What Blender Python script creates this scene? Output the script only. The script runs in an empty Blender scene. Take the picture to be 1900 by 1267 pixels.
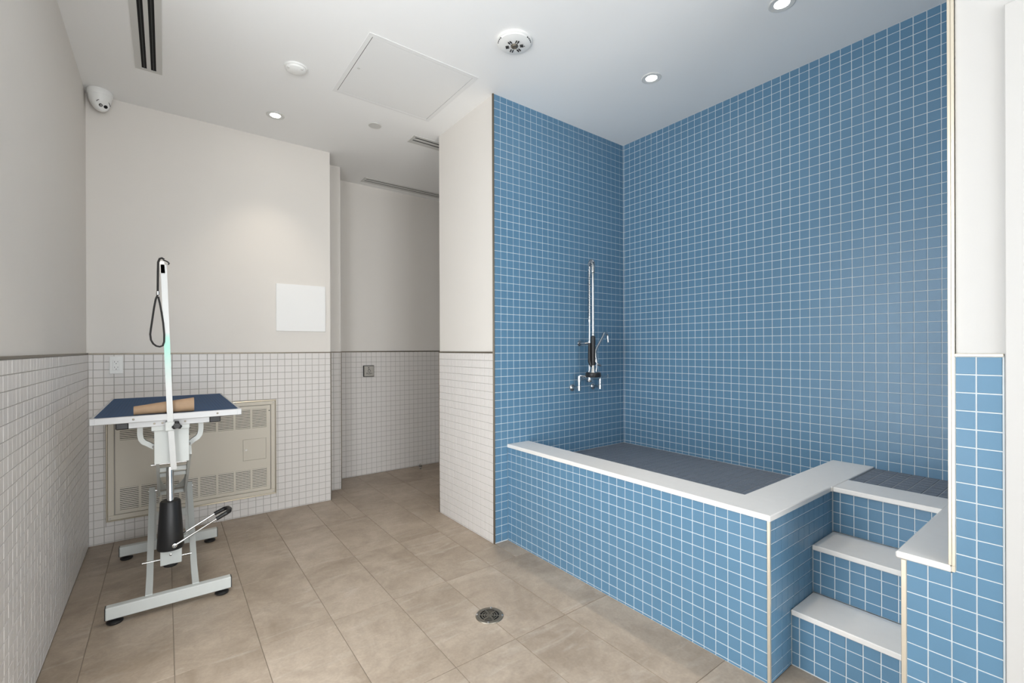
import bpy, bmesh, math, random
from mathutils import Vector, Matrix
random.seed(7)
C = bpy.context.scene.collection
S = bpy.context.scene

# ------------------------------------------------------------------ camera, sky, lights, exposure
F_PX, CY = 851.42, 647.39
CAM = Vector((0, 0, 1.26))
RX, UP, FW = Vector((0.79789002, -0.60279382, -0.0033345)), Vector((0.00283783, -0.00177541, 0.9999944)), Vector((0.60279637, 0.79789501, -0.00029404))
cam_data = bpy.data.cameras.new('camera')
cam = bpy.data.objects.new('camera', cam_data)
C.objects.link(cam)
cam_data.sensor_fit = 'HORIZONTAL'
cam_data.sensor_width = 36
cam_data.lens = F_PX / 1900 * 36
cam_data.shift_y = (CY - 633.5) / 1900
cam_data.clip_start = 0.02
M = Matrix.Identity(4)
for i, v in enumerate((RX, UP, -FW)):
    M[0][i], M[1][i], M[2][i] = v
M.translation = CAM
cam.matrix_world = M
S.camera = cam

S.view_settings.view_transform = 'Standard'
S.view_settings.look = 'None'
S.view_settings.gamma = 1
S.view_settings.use_curve_mapping = False
S.view_settings.exposure = 1.0

SKY_STRENGTH = 4.6
FILL_SPOT_W = 12.0
WIN = (0.65, 1.92, 0.05, 2.50)          # window opening in the left wall: y0, y1, z0, z1
w = bpy.data.worlds.new('overcast_sky')
S.world = w
w.use_nodes = True
bg = w.node_tree.nodes['Background']
bg.inputs[0].default_value = (0.93, 0.97, 1.0, 1)
bg.inputs[1].default_value = SKY_STRENGTH


def window_portal(y0, y1, z0, z1, rear=False):
    d = bpy.data.lights.new('window_portal', 'AREA')
    d.shape = 'RECTANGLE'
    d.size, d.size_y = y1 - y0, z1 - z0
    d.cycles.is_portal = True
    o = bpy.data.objects.new('window_portal', d)
    o.matrix_world = Matrix(((0, 0, -1, -0.56), (1, 0, 0, (y0 + y1) / 2), (0, 1, 0, (z0 + z1) / 2), (0, 0, 0, 1)))
    if rear:
        o.matrix_world = Matrix(((1, 0, 0, (y0 + y1) / 2), (0, 0, -1, -2.76), (0, 1, 0, (z0 + z1) / 2), (0, 0, 0, 1)))
    C.objects.link(o)


window_portal(*WIN)
WIN_FILL = (-0.25, 1.55, 0.05, 2.6)    # unseen glazed opening added behind the viewer for fill light: x0, x1, z0, z1
window_portal(*WIN_FILL, rear=True)


def spot(x, y, z, watts=FILL_SPOT_W, cone=85):
    d = bpy.data.lights.new('downlight_or_fill', 'SPOT')
    d.energy = watts
    d.spot_size = math.radians(cone)
    d.spot_blend = 0.8
    d.shadow_soft_size = 0.03
    d.color = (1.0, 0.89, 0.75)
    o = bpy.data.objects.new('downlight_or_fill', d)
    o.location = (x, y, z)
    C.objects.link(o)


# ------------------------------------------------------------------ materials
def _mix(nt, a, b, fac, mode='MIX'):
    n = nt.nodes.new('ShaderNodeMix')
    n.data_type = 'RGBA'
    n.blend_type = mode
    for k, v in ((0, fac), (6, a), (7, b)):
        if hasattr(v, 'is_linked'):
            nt.links.new(v, n.inputs[k])
        else:
            n.inputs[k].default_value = v if k == 0 else (v[0], v[1], v[2], 1)
    return n.outputs[2]


def mat(name, col, rough=0.5, metal=0.0, vary=0.0, vscale=8.0, bump=0.0, bscale=200.0, spec=0.5, emit=None, coat=0.0):
    m = bpy.data.materials.new(name)
    m.use_nodes = True
    nt = m.node_tree
    p = nt.nodes['Principled BSDF']
    p.inputs['Roughness'].default_value = rough
    p.inputs['Metallic'].default_value = metal
    p.inputs['Specular IOR Level'].default_value = spec
    p.inputs['Coat Weight'].default_value = coat
    p.inputs['Base Color'].default_value = (*col, 1)
    g = nt.nodes.new('ShaderNodeNewGeometry')
    if vary:
        n = nt.nodes.new('ShaderNodeTexNoise')
        n.inputs['Scale'].default_value = vscale
        n.inputs['Detail'].default_value = 4
        nt.links.new(g.outputs['Position'], n.inputs['Vector'])
        lo = [c * (1 - vary) for c in col]
        hi = [min(1, c * (1 + vary)) for c in col]
        nt.links.new(_mix(nt, lo, hi, n.outputs['Fac']), p.inputs['Base Color'])
    if bump:
        n2 = nt.nodes.new('ShaderNodeTexNoise')
        n2.inputs['Scale'].default_value = bscale
        nt.links.new(g.outputs['Position'], n2.inputs['Vector'])
        b = nt.nodes.new('ShaderNodeBump')
        b.inputs['Strength'].default_value = bump
        b.inputs['Distance'].default_value = 0.002
        nt.links.new(n2.outputs['Fac'], b.inputs['Height'])
        nt.links.new(b.outputs['Normal'], p.inputs['Normal'])
    if emit:
        p.inputs['Emission Color'].default_value = (*emit[:3], 1)
        p.inputs['Emission Strength'].default_value = emit[3]
    return m


def floor_tile_mat():
    m = mat('taupe_stone_tile', (0.4, 0.34, 0.28), 0.42)
    nt = m.node_tree
    p = nt.nodes['Principled BSDF']
    g = nt.nodes.new('ShaderNodeNewGeometry')
    oi = nt.nodes.new('ShaderNodeObjectInfo')
    add = nt.nodes.new('ShaderNodeVectorMath')
    add.operation = 'MULTIPLY_ADD'
    nt.links.new(oi.outputs['Random'], add.inputs[0])
    add.inputs[1].default_value = (9.0, 5.0, 3.0)
    nt.links.new(g.outputs['Position'], add.inputs[2])
    cloud = nt.nodes.new('ShaderNodeTexNoise')
    cloud.inputs['Scale'].default_value = 2.6
    cloud.inputs['Detail'].default_value = 7
    cloud.inputs['Roughness'].default_value = 0.62
    cloud.inputs['Distortion'].default_value = 0.7
    nt.links.new(add.outputs[0], cloud.inputs['Vector'])
    r = nt.nodes.new('ShaderNodeValToRGB')
    r.color_ramp.elements[0].position, r.color_ramp.elements[1].position = 0.3, 0.72
    r.color_ramp.elements[0].color = (*FLOOR_LO, 1)
    r.color_ramp.elements[1].color = (*FLOOR_HI, 1)
    nt.links.new(cloud.outputs['Fac'], r.inputs['Fac'])
    streak = nt.nodes.new('ShaderNodeTexNoise')
    mp = nt.nodes.new('ShaderNodeMapping')
    mp.inputs['Rotation'].default_value = (0, 0, 0.5)
    mp.inputs['Scale'].default_value = (2.0, 9.0, 1.0)
    nt.links.new(add.outputs[0], mp.inputs['Vector'])
    nt.links.new(mp.outputs[0], streak.inputs['Vector'])
    streak.inputs['Scale'].default_value = 1.4
    streak.inputs['Detail'].default_value = 8
    streak.inputs['Distortion'].default_value = 1.5
    r2 = nt.nodes.new('ShaderNodeValToRGB')
    r2.color_ramp.elements[0].position, r2.color_ramp.elements[1].position = 0.56, 0.75
    r2.color_ramp.elements[1].color = (0.30, 0.30, 0.30, 1)
    nt.links.new(streak.outputs['Fac'], r2.inputs['Fac'])
    blot = nt.nodes.new('ShaderNodeTexNoise')
    blot.inputs['Scale'].default_value = 16
    blot.inputs['Detail'].default_value = 6
    blot.inputs['Distortion'].default_value = 1.0
    nt.links.new(add.outputs[0], blot.inputs['Vector'])
    r4 = nt.nodes.new('ShaderNodeValToRGB')
    r4.color_ramp.elements[0].position, r4.color_ramp.elements[1].position = 0.32, 0.68
    r4.color_ramp.elements[0].color = (0.92, 0.918, 0.913, 1)
    r4.color_ramp.elements[1].color = (1.06, 1.06, 1.06, 1)
    nt.links.new(blot.outputs['Fac'], r4.inputs['Fac'])
    c0 = _mix(nt, r.outputs['Color'], r4.outputs['Color'], 1.0, 'MULTIPLY')
    c1 = _mix(nt, c0, FLOOR_VEIN, r2.outputs['Color'])
    grit = nt.nodes.new('ShaderNodeTexNoise')
    grit.inputs['Scale'].default_value = 90
    nt.links.new(g.outputs['Position'], grit.inputs['Vector'])
    r3 = nt.nodes.new('ShaderNodeValToRGB')
    r3.color_ramp.elements[0].color = (0.84, 0.84, 0.84, 1)
    r3.color_ramp.elements[1].color = (1.12, 1.12, 1.12, 1)
    nt.links.new(grit.outputs['Fac'], r3.inputs['Fac'])
    nt.links.new(_mix(nt, c1, r3.outputs['Color'], 1.0, 'MULTIPLY'), p.inputs['Base Color'])
    b = nt.nodes.new('ShaderNodeBump')
    b.inputs['Strength'].default_value = 0.12
    b.inputs['Distance'].default_value = 0.003
    nt.links.new(streak.outputs['Fac'], b.inputs['Height'])
    nt.links.new(b.outputs['Normal'], p.inputs['Normal'])
    return m


def ribbed_mat(name, col):
    m = mat(name, col, 0.6, spec=0.2)
    nt = m.node_tree
    p = nt.nodes['Principled BSDF']
    g = nt.nodes.new('ShaderNodeNewGeometry')
    v = nt.nodes.new('ShaderNodeTexVoronoi')
    v.inputs['Scale'].default_value = 70
    v.inputs['Randomness'].default_value = 0.0
    nt.links.new(g.outputs['Position'], v.inputs['Vector'])
    r = nt.nodes.new('ShaderNodeValToRGB')
    r.color_ramp.elements[0].position, r.color_ramp.elements[1].position = 0.2, 0.6
    nt.links.new(v.outputs['Distance'], r.inputs['Fac'])
    nt.links.new(_mix(nt, [c * 1.25 for c in col], [c * 0.6 for c in col], r.outputs['Color']), p.inputs['Base Color'])
    b = nt.nodes.new('ShaderNodeBump')
    b.invert = True
    b.inputs['Strength'].default_value = 0.6
    b.inputs['Distance'].default_value = 0.003
    nt.links.new(r.outputs['Color'], b.inputs['Height'])
    nt.links.new(b.outputs['Normal'], p.inputs['Normal'])
    return m


def glass_mat():
    m = bpy.data.materials.new('clear_window_glass')
    m.use_nodes = True
    nt = m.node_tree
    nt.nodes.remove(nt.nodes['Principled BSDF'])
    out = nt.nodes['Material Output']
    t = nt.nodes.new('ShaderNodeBsdfTransparent')
    gl = nt.nodes.new('ShaderNodeBsdfGlossy')
    gl.inputs['Roughness'].default_value = 0.02
    mx = nt.nodes.new('ShaderNodeMixShader')
    mx.inputs[0].default_value = 0.06
    nt.links.new(t.outputs[0], mx.inputs[1])
    nt.links.new(gl.outputs[0], mx.inputs[2])
    nt.links.new(mx.outputs[0], out.inputs[0])
    return m


def pole_mat():
    # brushed aluminium tube with remains of a pale green protective film near its middle
    m = mat('aluminium_tube', (0.42, 0.42, 0.41), 0.40, 0.5)
    nt = m.node_tree
    p = nt.nodes['Principled BSDF']
    g = nt.nodes.new('ShaderNodeNewGeometry')
    sx = nt.nodes.new('ShaderNodeSeparateXYZ')
    nt.links.new(g.outputs['Position'], sx.inputs[0])
    r = nt.nodes.new('ShaderNodeValToRGB')
    e = r.color_ramp.elements
    e[0].position, e[0].color = 0.0, (0, 0, 0, 1)
    e[1].position, e[1].color = 1.0, (0, 0, 0, 1)
    for pos, v in ((0.30, 0.0), (0.45, 0.35), (0.62, 1.0), (0.70, 0.9), (0.74, 0.0)):
        k = e.new(pos)
        k.color = (v, v, v, 1)
    mr = nt.nodes.new('ShaderNodeMapRange')
    mr.inputs[1].default_value, mr.inputs[2].default_value = 0.9, 1.5
    nt.links.new(sx.outputs['Z'], mr.inputs[0])
    nt.links.new(mr.outputs[0], r.inputs['Fac'])
    nt.links.new(_mix(nt, (0.42, 0.42, 0.41), (0.25, 0.45, 0.38), r.outputs['Color']), p.inputs['Base Color'])
    return m


FLOOR_LO, FLOOR_HI, FLOOR_VEIN = (0.295, 0.230, 0.170), (0.48, 0.395, 0.313), (0.62, 0.56, 0.49)
MT = {
    'paint': mat('greige_wall_paint', (0.745, 0.71, 0.665), 0.6, vary=0.01, bump=0.05, bscale=300),
    'ceil': mat('white_ceiling_paint', (0.90, 0.90, 0.89), 0.7, bump=0.04, bscale=250),
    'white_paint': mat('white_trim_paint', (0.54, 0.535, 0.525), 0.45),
    'wtile': mat('white_mosaic_glaze', (0.71, 0.68, 0.655), 0.35, vary=0.03, vscale=12, bump=0.03, bscale=60),
    'wgrout': mat('grey_grout', (0.44, 0.415, 0.385), 0.85, bump=0.2),
    'btile': mat('blue_mosaic_glaze', (0.107, 0.224, 0.342), 0.34, vary=0.06, vscale=9, bump=0.05, bscale=70, spec=0.42),
    'bgrout': mat('pale_grout', (0.62, 0.67, 0.70), 0.8),
    'gtile': mat('slate_blue_mosaic', (0.145, 0.165, 0.20), 0.5, vary=0.08, vscale=14, bump=0.1, bscale=90),
    'ggrout': mat('mid_grey_grout', (0.40, 0.42, 0.45), 0.85),
    'quartz': mat('white_quartz', (0.76, 0.74, 0.715), 0.22, vary=0.03, vscale=30),
    'floor': floor_tile_mat(),
    'fgrout': mat('taupe_grout', (0.27, 0.225, 0.178), 0.9),
    'bronze': mat('brushed_nickel_edge', (0.22, 0.19, 0.15), 0.42, 0.85),
    'champagne': mat('champagne_metal_edge', (0.72, 0.66, 0.55), 0.35, 0.8),
    'heater': mat('beige_enamelled_steel', (0.62, 0.57, 0.48), 0.42),
    'heater_dark': mat('dark_louver_recess', (0.025, 0.021, 0.017), 0.8),
    'steel': mat('polished_steel', (0.60, 0.60, 0.59), 0.18, 1.0),
    'chrome': mat('chrome', (0.55, 0.56, 0.57), 0.16, 1.0),
    'drain': mat('worn_nickel', (0.24, 0.215, 0.175), 0.42, 0.85),
    'black': mat('black_plastic', (0.012, 0.012, 0.013), 0.42),
    'void': mat('black_void', (0.004, 0.004, 0.004), 0.9),
    'grey': mat('light_grey_powder_coat', (0.58, 0.60, 0.58), 0.42, bump=0.05, bscale=500),
    'alu': mat('satin_aluminium', (0.52, 0.52, 0.52), 0.45, 0.2),
    'pole': pole_mat(),
    'rubber': ribbed_mat('navy_ribbed_rubber', (0.020, 0.085, 0.215)),
    'kraft': mat('brown_kraft_paper', (0.36, 0.235, 0.14), 0.6, vary=0.18, vscale=25, bump=0.3, bscale=60),
    'white_plastic': mat('white_plastic', (0.82, 0.82, 0.80), 0.35),
    'board': mat('white_sheet', (0.86, 0.86, 0.85), 0.5),
    'ring': mat('downlight_ring_paint', (0.68, 0.68, 0.66), 0.5),
    'hatch': mat('hatch_paint', (0.82, 0.82, 0.81), 0.6),
    'vent': mat('grey_white_vent_paint', (0.62, 0.615, 0.59), 0.5),
    'brushed': mat('brushed_stainless', (0.52, 0.50, 0.46), 0.42, 0.85),
    'ink': mat('black_ink', (0.02, 0.02, 0.02), 0.6),
    'cord': mat('black_nylon_cord', (0.015, 0.013, 0.012), 0.7),
    'glow': mat('lit_diffuser', (0.9, 0.9, 0.9), 0.5, emit=(1.0, 0.96, 0.88, 14.0)),
    'glass': glass_mat(),
}


# ------------------------------------------------------------------ mesh helpers
class MB:
    def __init__(self):
        self.v, self.f = [], []

    def add(self, vs, fs):
        o = len(self.v)
        self.v += [tuple(x) for x in vs]
        self.f += [tuple(i + o for i in f) for f in fs]
        return self

    def box(self, x0, x1, y0, y1, z0, z1, b=0.0, M=None):
        if x0 > x1: x0, x1 = x1, x0
        if y0 > y1: y0, y1 = y1, y0
        if z0 > z1: z0, z1 = z1, z0
        X, Y, Z = (x0, x1), (y0, y1), (z0, z1)
        if b <= 0:
            vs = [(X[i], Y[j], Z[k]) for i in (0, 1) for j in (0, 1) for k in (0, 1)]
            fs = [(0, 1, 3, 2), (4, 6, 7, 5), (0, 4, 5, 1), (2, 3, 7, 6), (0, 2, 6, 4), (1, 5, 7, 3)]
        else:
            b = min(b, (x1 - x0) * .49, (y1 - y0) * .49, (z1 - z0) * .49)
            vs, ix = [], {}
            for i in (0, 1):
                for j in (0, 1):
                    for k in (0, 1):
                        s = [1 if q == 0 else -1 for q in (i, j, k)]
                        for a in range(3):
                            p = [X[i] + s[0] * b, Y[j] + s[1] * b, Z[k] + s[2] * b]
                            p[a] = (X[i], Y[j], Z[k])[a]
                            ix[i, j, k, a] = len(vs)
                            vs.append(p)
            fs = []
            g = lambda c, a: ix[c[0], c[1], c[2], a]
            for a in range(3):
                u, w_ = (a + 1) % 3, (a + 2) % 3
                for s in (0, 1):
                    cs = []
                    for (p, q) in ((0, 0), (1, 0), (1, 1), (0, 1)):
                        c = [0, 0, 0]
                        c[a], c[u], c[w_] = s, p, q
                        cs.append(g(c, a))
                    fs.append(tuple(cs if s else cs[::-1]))
                for (p, q) in ((0, 0), (1, 0), (1, 1), (0, 1)):
                    c0, c1 = [0, 0, 0], [0, 0, 0]
                    c0[a], c1[a] = 0, 1
                    for c in (c0, c1):
                        c[u], c[w_] = p, q
                    fs.append((g(c0, u), g(c1, u), g(c1, w_), g(c0, w_)))
            for i in (0, 1):
                for j in (0, 1):
                    for k in (0, 1):
                        fs.append((ix[i, j, k, 0], ix[i, j, k, 1], ix[i, j, k, 2]))
        if M is not None:
            vs = [M @ Vector(v) for v in vs]
        return self.add(vs, fs)

    def rings(self, rings, cap0=True, cap1=True, close=False):
        n = len(rings[0])
        vs = [p for r in rings for p in r]
        fs = []
        m = len(rings)
        for i in range(m if close else m - 1):
            a, b = i * n, ((i + 1) % m) * n
            for j in range(n):
                fs.append((a + j, a + (j + 1) % n, b + (j + 1) % n, b + j))
        if not close:
            if cap0: fs.append(tuple(range(n))[::-1])
            if cap1: fs.append(tuple((m - 1) * n + j for j in range(n)))
        return self.add(vs, fs)

    def tube(self, pts, r, n=10, caps=True, close=False):
        pts = [Vector(p) for p in pts]
        m = len(pts)
        rs = r if isinstance(r, (list, tuple)) else [r] * m
        prev, rings = None, []
        for i, p in enumerate(pts):
            if close:
                t = (pts[(i + 1) % m] - pts[i - 1]).normalized()
            else:
                t = (pts[min(i + 1, m - 1)] - pts[max(i - 1, 0)]).normalized()
            if prev is None:
                a = Vector((0, 0, 1)) if abs(t.z) < .9 else Vector((1, 0, 0))
                u = t.cross(a).normalized()
            else:
                u = (prev - t * prev.dot(t)).normalized()
            prev = u
            w_ = t.cross(u)
            rings.append([p + (u * math.cos(k * 2 * math.pi / n) + w_ * math.sin(k * 2 * math.pi / n)) * rs[i] for k in range(n)])
        return self.rings(rings, caps, caps, close)

    def lathe(self, prof, o, axis=(0, 0, 1), n=32, cap0=False, cap1=False):
        ax = Vector(axis).normalized()
        a = Vector((1, 0, 0)) if abs(ax.x) < .9 else Vector((0, 1, 0))
        u = (a - ax * a.dot(ax)).normalized()
        w_ = ax.cross(u)
        o = Vector(o)
        rings = [[o + ax * h + (u * math.cos(k * 2 * math.pi / n) + w_ * math.sin(k * 2 * math.pi / n)) * max(r, 1e-5) for k in range(n)] for r, h in prof]
        return self.rings(rings, cap0, cap1)

    def bar(self, pts, wx, wy, side=(1, 0, 0)):
        """rectangular tube along a path; wx is measured along `side`"""
        pts = [Vector(p) for p in pts]
        s = Vector(side).normalized()
        rings = []
        for i, p in enumerate(pts):
            if i == 0:
                t = (pts[1] - p).normalized()
                sc = 1
            elif i == len(pts) - 1:
                t = (p - pts[-2]).normalized()
                sc = 1
            else:
                d0, d1 = (p - pts[i - 1]).normalized(), (pts[i + 1] - p).normalized()
                t = (d0 + d1).normalized()
                sc = 1 / max(.4, t.dot(d1))
            s2 = (s - t * s.dot(t)).normalized()
            n_ = t.cross(s2).normalized()
            rings.append([p + s2 * (wx / 2 * a) + n_ * (wy / 2 * b * sc) for a, b in ((-1, -1), (1, -1), (1, 1), (-1, 1))])
        return self.rings(rings)

    def prism(self, poly, O, u, v, n, depth):
        O, u, v, n = Vector(O), Vector(u), Vector(v), Vector(n)
        a = [O + u * p[0] + v * p[1] for p in poly]
        b = [q + n * depth for q in a]
        return self.rings([a, b])

    def outline(self, poly, z0, z1, b):
        n = len(poly)
        ins = []
        for i in range(n):
            p0, p, p1 = Vector(poly[i - 1]), Vector(poly[i]), Vector(poly[(i + 1) % n])
            n0 = Vector((-(p - p0).y, (p - p0).x)).normalized()
            n1 = Vector((-(p1 - p).y, (p1 - p).x)).normalized()
            d = (n0 + n1) / (1 + n0.dot(n1))
            ins.append(p + d * b)
        P = lambda q, z: Vector((q[0], q[1], z))
        return self.rings([[P(q, z0) for q in poly], [P(q, z1 - b) for q in poly], [P(q, z1) for q in ins]])

    def mesh(self, name, m):
        me = bpy.data.meshes.new(name)
        me.from_pydata([tuple(v) for v in self.v], [], self.f)
        bm = bmesh.new()
        bm.from_mesh(me)
        bmesh.ops.recalc_face_normals(bm, faces=bm.faces)
        bm.to_mesh(me)
        bm.free()
        me.materials.append(m)
        me.polygons.foreach_set('use_smooth', [True] * len(me.polygons))
        me.set_sharp_from_angle(angle=math.radians(32))
        return me

    def build(self, name, m, parent=None, kind=None):
        off = world_loc(parent) if parent else Vector((0, 0, 0))
        self.v = [tuple(Vector(v) - off) for v in self.v]
        o = bpy.data.objects.new(name, self.mesh(name, MT[m] if isinstance(m, str) else m))
        C.objects.link(o)
        if parent: o.parent = parent
        if kind: o['kind'] = kind
        return o


def world_loc(o):
    p = Vector((0, 0, 0))
    while o:
        p += o.location
        o = o.parent
    return p


def thing(name, label, cat, loc, group=None):
    o = bpy.data.objects.new(name, None)
    o.empty_display_size = 0.1
    o.location = loc
    o['label'], o['category'] = label, cat
    if group: o['group'] = group
    C.objects.link(o)
    return o


def struct(o, label, cat):
    o['kind'], o['label'], o['category'] = 'structure', label, cat
    return o


def px(P):
    d = Vector(P) - CAM
    z = d.dot(FW)
    if z < .05: return None
    return 950 + F_PX * d.dot(RX) / z, CY - F_PX * d.dot(UP) / z


_tile_cache = {}


def tile_mesh(name, m, w_, h, b, d):
    k = (m, round(w_, 4), round(h, 4))
    if k not in _tile_cache:
        w2, h2 = k[1] / 2, k[2] / 2
        bb = min(b, w2 * .5, h2 * .5)
        vs = [(-w2 + bb, -h2 + bb, 0), (w2 - bb, -h2 + bb, 0), (w2 - bb, h2 - bb, 0), (-w2 + bb, h2 - bb, 0)]
        vs += [(x, y, z) for z in (-bb, -d) for x, y in ((-w2, -h2), (w2, -h2), (w2, h2), (-w2, h2))]
        fs = [(0, 1, 2, 3)]
        for j in range(4):
            k2 = (j + 1) % 4
            fs += [(j, 4 + j, 4 + k2, k2), (4 + j, 8 + j, 8 + k2, 4 + k2)]
        me = bpy.data.meshes.new(name)
        me.from_pydata(vs, [], fs)
        me.materials.append(MT[m])
        _tile_cache[k] = me
    return _tile_cache[k]


def grid(a, b, j0, pitch):
    """cut positions from a to b with one joint at j0"""
    k = math.ceil((a - j0) / pitch + 1e-6)
    xs = [a]
    while j0 + k * pitch < b - 1e-6:
        xs.append(j0 + k * pitch)
        k += 1
    xs.append(b)
    return [(p, q) for p, q in zip(xs, xs[1:])]


def tiles(parent, name, O, u, v, n, us, vs, m, gap=.0035, bevel=.0009, depth=.004, holes=(), cap=300, jitter=.0004, min_w=.004):
    """lay tiles over the plane O + a*u + b*v; the largest in the picture become parts, the rest one part"""
    O, u, v, n = Vector(O), Vector(u), Vector(v), Vector(n)
    rects = []
    for (a0, a1) in us:
        for (b0, b1) in vs:
            todo = [(a0, a1, b0, b1)]
            for (c0, c1, d0, d1) in holes:
                nxt = []
                for (p0, p1, q0, q1) in todo:
                    if p1 <= c0 or p0 >= c1 or q1 <= d0 or q0 >= d1:
                        nxt.append((p0, p1, q0, q1))
                        continue
                    if p0 < c0: nxt.append((p0, c0, q0, q1))
                    if p1 > c1: nxt.append((c1, p1, q0, q1))
                    e0, e1 = max(p0, c0), min(p1, c1)
                    if q0 < d0: nxt.append((e0, e1, q0, d0))
                    if q1 > d1: nxt.append((e0, e1, d1, q1))
                todo = nxt
            rects += todo
    sized = []
    for (a0, a1, b0, b1) in rects:
        w_, h = a1 - a0 - gap, b1 - b0 - gap
        if w_ < min_w or h < min_w: continue
        P = O + u * ((a0 + a1) / 2) + v * ((b0 + b1) / 2)
        q = [px(O + u * a + v * b) for a, b in ((a0, b0), (a1, b0), (a1, b1), (a0, b1))]
        area = 0
        if all(q):
            cx, cy = sum(t[0] for t in q) / 4, sum(t[1] for t in q) / 4
            if -8 < cx < 1908 and -8 < cy < 1275:
                area = abs(sum(q[i][0] * q[(i + 1) % 4][1] - q[(i + 1) % 4][0] * q[i][1] for i in range(4))) / 2
        sized.append((area, w_, h, P))
    sized.sort(key=lambda t: -t[0])
    off = world_loc(parent)
    R = Matrix((u, v, n)).transposed().to_4x4()
    rest = MB()
    for i, (area, w_, h, P) in enumerate(sized):
        P = P + n * random.uniform(-jitter, jitter)
        if i < cap and area > 20:
            o = bpy.data.objects.new(name, tile_mesh(name, m, w_, h, bevel, depth))
            o.matrix_local = Matrix.Translation(P - off) @ R
            o.parent = parent
            C.objects.link(o)
        else:
            me = tile_mesh(name, m, w_, h, bevel, depth)
            Mx = Matrix.Translation(P - off) @ R
            rest.add([Mx @ x.co for x in me.vertices], [tuple(f.vertices) for f in me.polygons])
    if rest.v:
        me = bpy.data.meshes.new(name + '_field')
        me.from_pydata(rest.v, [], rest.f)
        me.materials.append(MT[m])
        o = bpy.data.objects.new(name + '_field', me)
        o['kind'] = 'stuff'
        o.parent = parent
        C.objects.link(o)


# ------------------------------------------------------------------ the room (metres; X runs along the back wall, Y away from the camera)
XL, YB, X1, Y2, X2, Y3 = -0.395, 3.977, 1.108, 4.239, 1.271, 4.565
XP, YA, YP, XW, XT = 1.688, 2.431, 3.173, 2.975, 1.797
ZC, ZT, ZTUB, ZBASIN = 2.908, 1.232, 0.634, 0.497
ZCAP = ZTUB - .021
YR, XE, PL = 0.290, 3.30, 0.008        # right wall end, corridor end, plaster sits 8 mm behind the tile face
EX, EY, EZ = Vector((1, 0, 0)), Vector((0, 1, 0)), Vector((0, 0, 1))
PZ, WP, BP = 0.0511, 0.0511, 0.0515    # tile pitches
wrows = grid(0, ZT, 1.1835, PZ)

fl = MB().box(-.75, 3.5, -2.9, 4.8, -.12, -.0025).build('floor', 'fgrout')
struct(fl, 'taupe stone-look tile floor in a stacked grid of long tiles', 'floor')
fx, fy = grid(XL, XT + .01, 0.0255, .2965), grid(-2.6, Y3, 1.5845, .6215)
tiles(fl, 'floor_tile', (0, 0, 0), EX, EY, EZ, fx, fy, 'floor', gap=.0030, bevel=.0007, depth=.006, jitter=.0002,
      holes=[(X1, 4, 4.6, 5), (XP + .004, 4, YA, YP - .004), (-1, X1 - .004, YB + .004, 5), (-1, X2 - .004, Y2 + .004, 5)])
tiles(fl, 'floor_tile', (0, 0, 0), EX, EY, EZ, grid(XT + .01, XE, 0.0255, .2965), grid(YP, Y3, 1.5845, .6215), 'floor', gap=.003, bevel=.0007, depth=.006, jitter=.0002)
tiles(fl, 'floor_tile', (0, 0, 0), EX, EY, EZ, grid(XT + .01, 1.99, 0.0255, .2965), grid(.40, .79, 1.5845, .6215), 'floor', gap=.003, bevel=.0007, depth=.006, jitter=.0002)

ce = MB().box(-.75, 3.5, -2.9, 4.8, ZC, ZC + .12).build('ceiling', 'ceil')
struct(ce, 'flat white painted ceiling', 'ceiling')

# left wall with the window opening that lets the daylight in
y0, y1, z0, z1 = WIN
m = MB()
xl0, xl1 = XL - .16, XL - PL
m.box(xl0, xl1, -2.75, y0, 0, ZC).box(xl0, xl1, y1, 4.75, 0, ZC).box(xl0, xl1, y0, y1, 0, z0).box(xl0, xl1, y0, y1, z1, ZC)
wl = m.build('wall_left', 'paint')
struct(wl, 'long greige side wall with white mosaic wainscot beside the grooming table', 'wall')
MB().box(xl1 - .002, XL - .002, 1.93, YB + .01, 0, ZT).build('grout_bed', 'wgrout', wl)
tiles(wl, 'tile', (XL, 0, 0), EY, EZ, EX, grid(1.95, YB, YB - .034, WP), wrows, 'wtile')
MB().box(xl1, XL + .002, 1.95, YB, ZT, ZT + .010, .001).build('edge_trim', 'bronze', wl)

win = thing('window_1', 'wide white framed window in the side wall', 'window', (XL - .1, (y0 + y1) / 2, z0))
win['kind'] = 'structure'
m = MB()
for (a, b, c, d) in ((y0, y1, z0, z0 + .05), (y0, y1, z1 - .05, z1), (y0, y0 + .05, z0 + .05, z1 - .05), (y1 - .05, y1, z0 + .05, z1 - .05)):
    m.box(XL - .12, XL - .06, a, b, c, d, .003)
m.build('window_frame', 'white_paint', win)
for k in (1, 2):
    yy = y0 + (y1 - y0) * k / 3
    MB().box(XL - .11, XL - .07, yy - .02, yy + .02, z0 + .05, z1 - .05, .002).build('mullion', 'white_paint', win)
for k in range(3):
    a, b = y0 + (y1 - y0) * k / 3 + .021, y0 + (y1 - y0) * (k + 1) / 3 - .021
    if k == 0: a = y0 + .051
    if k == 2: b = y1 - .051
    MB().box(XL - .093, XL - .087, a, b, z0 + .051, z1 - .051).build('pane', 'glass', win)

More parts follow.
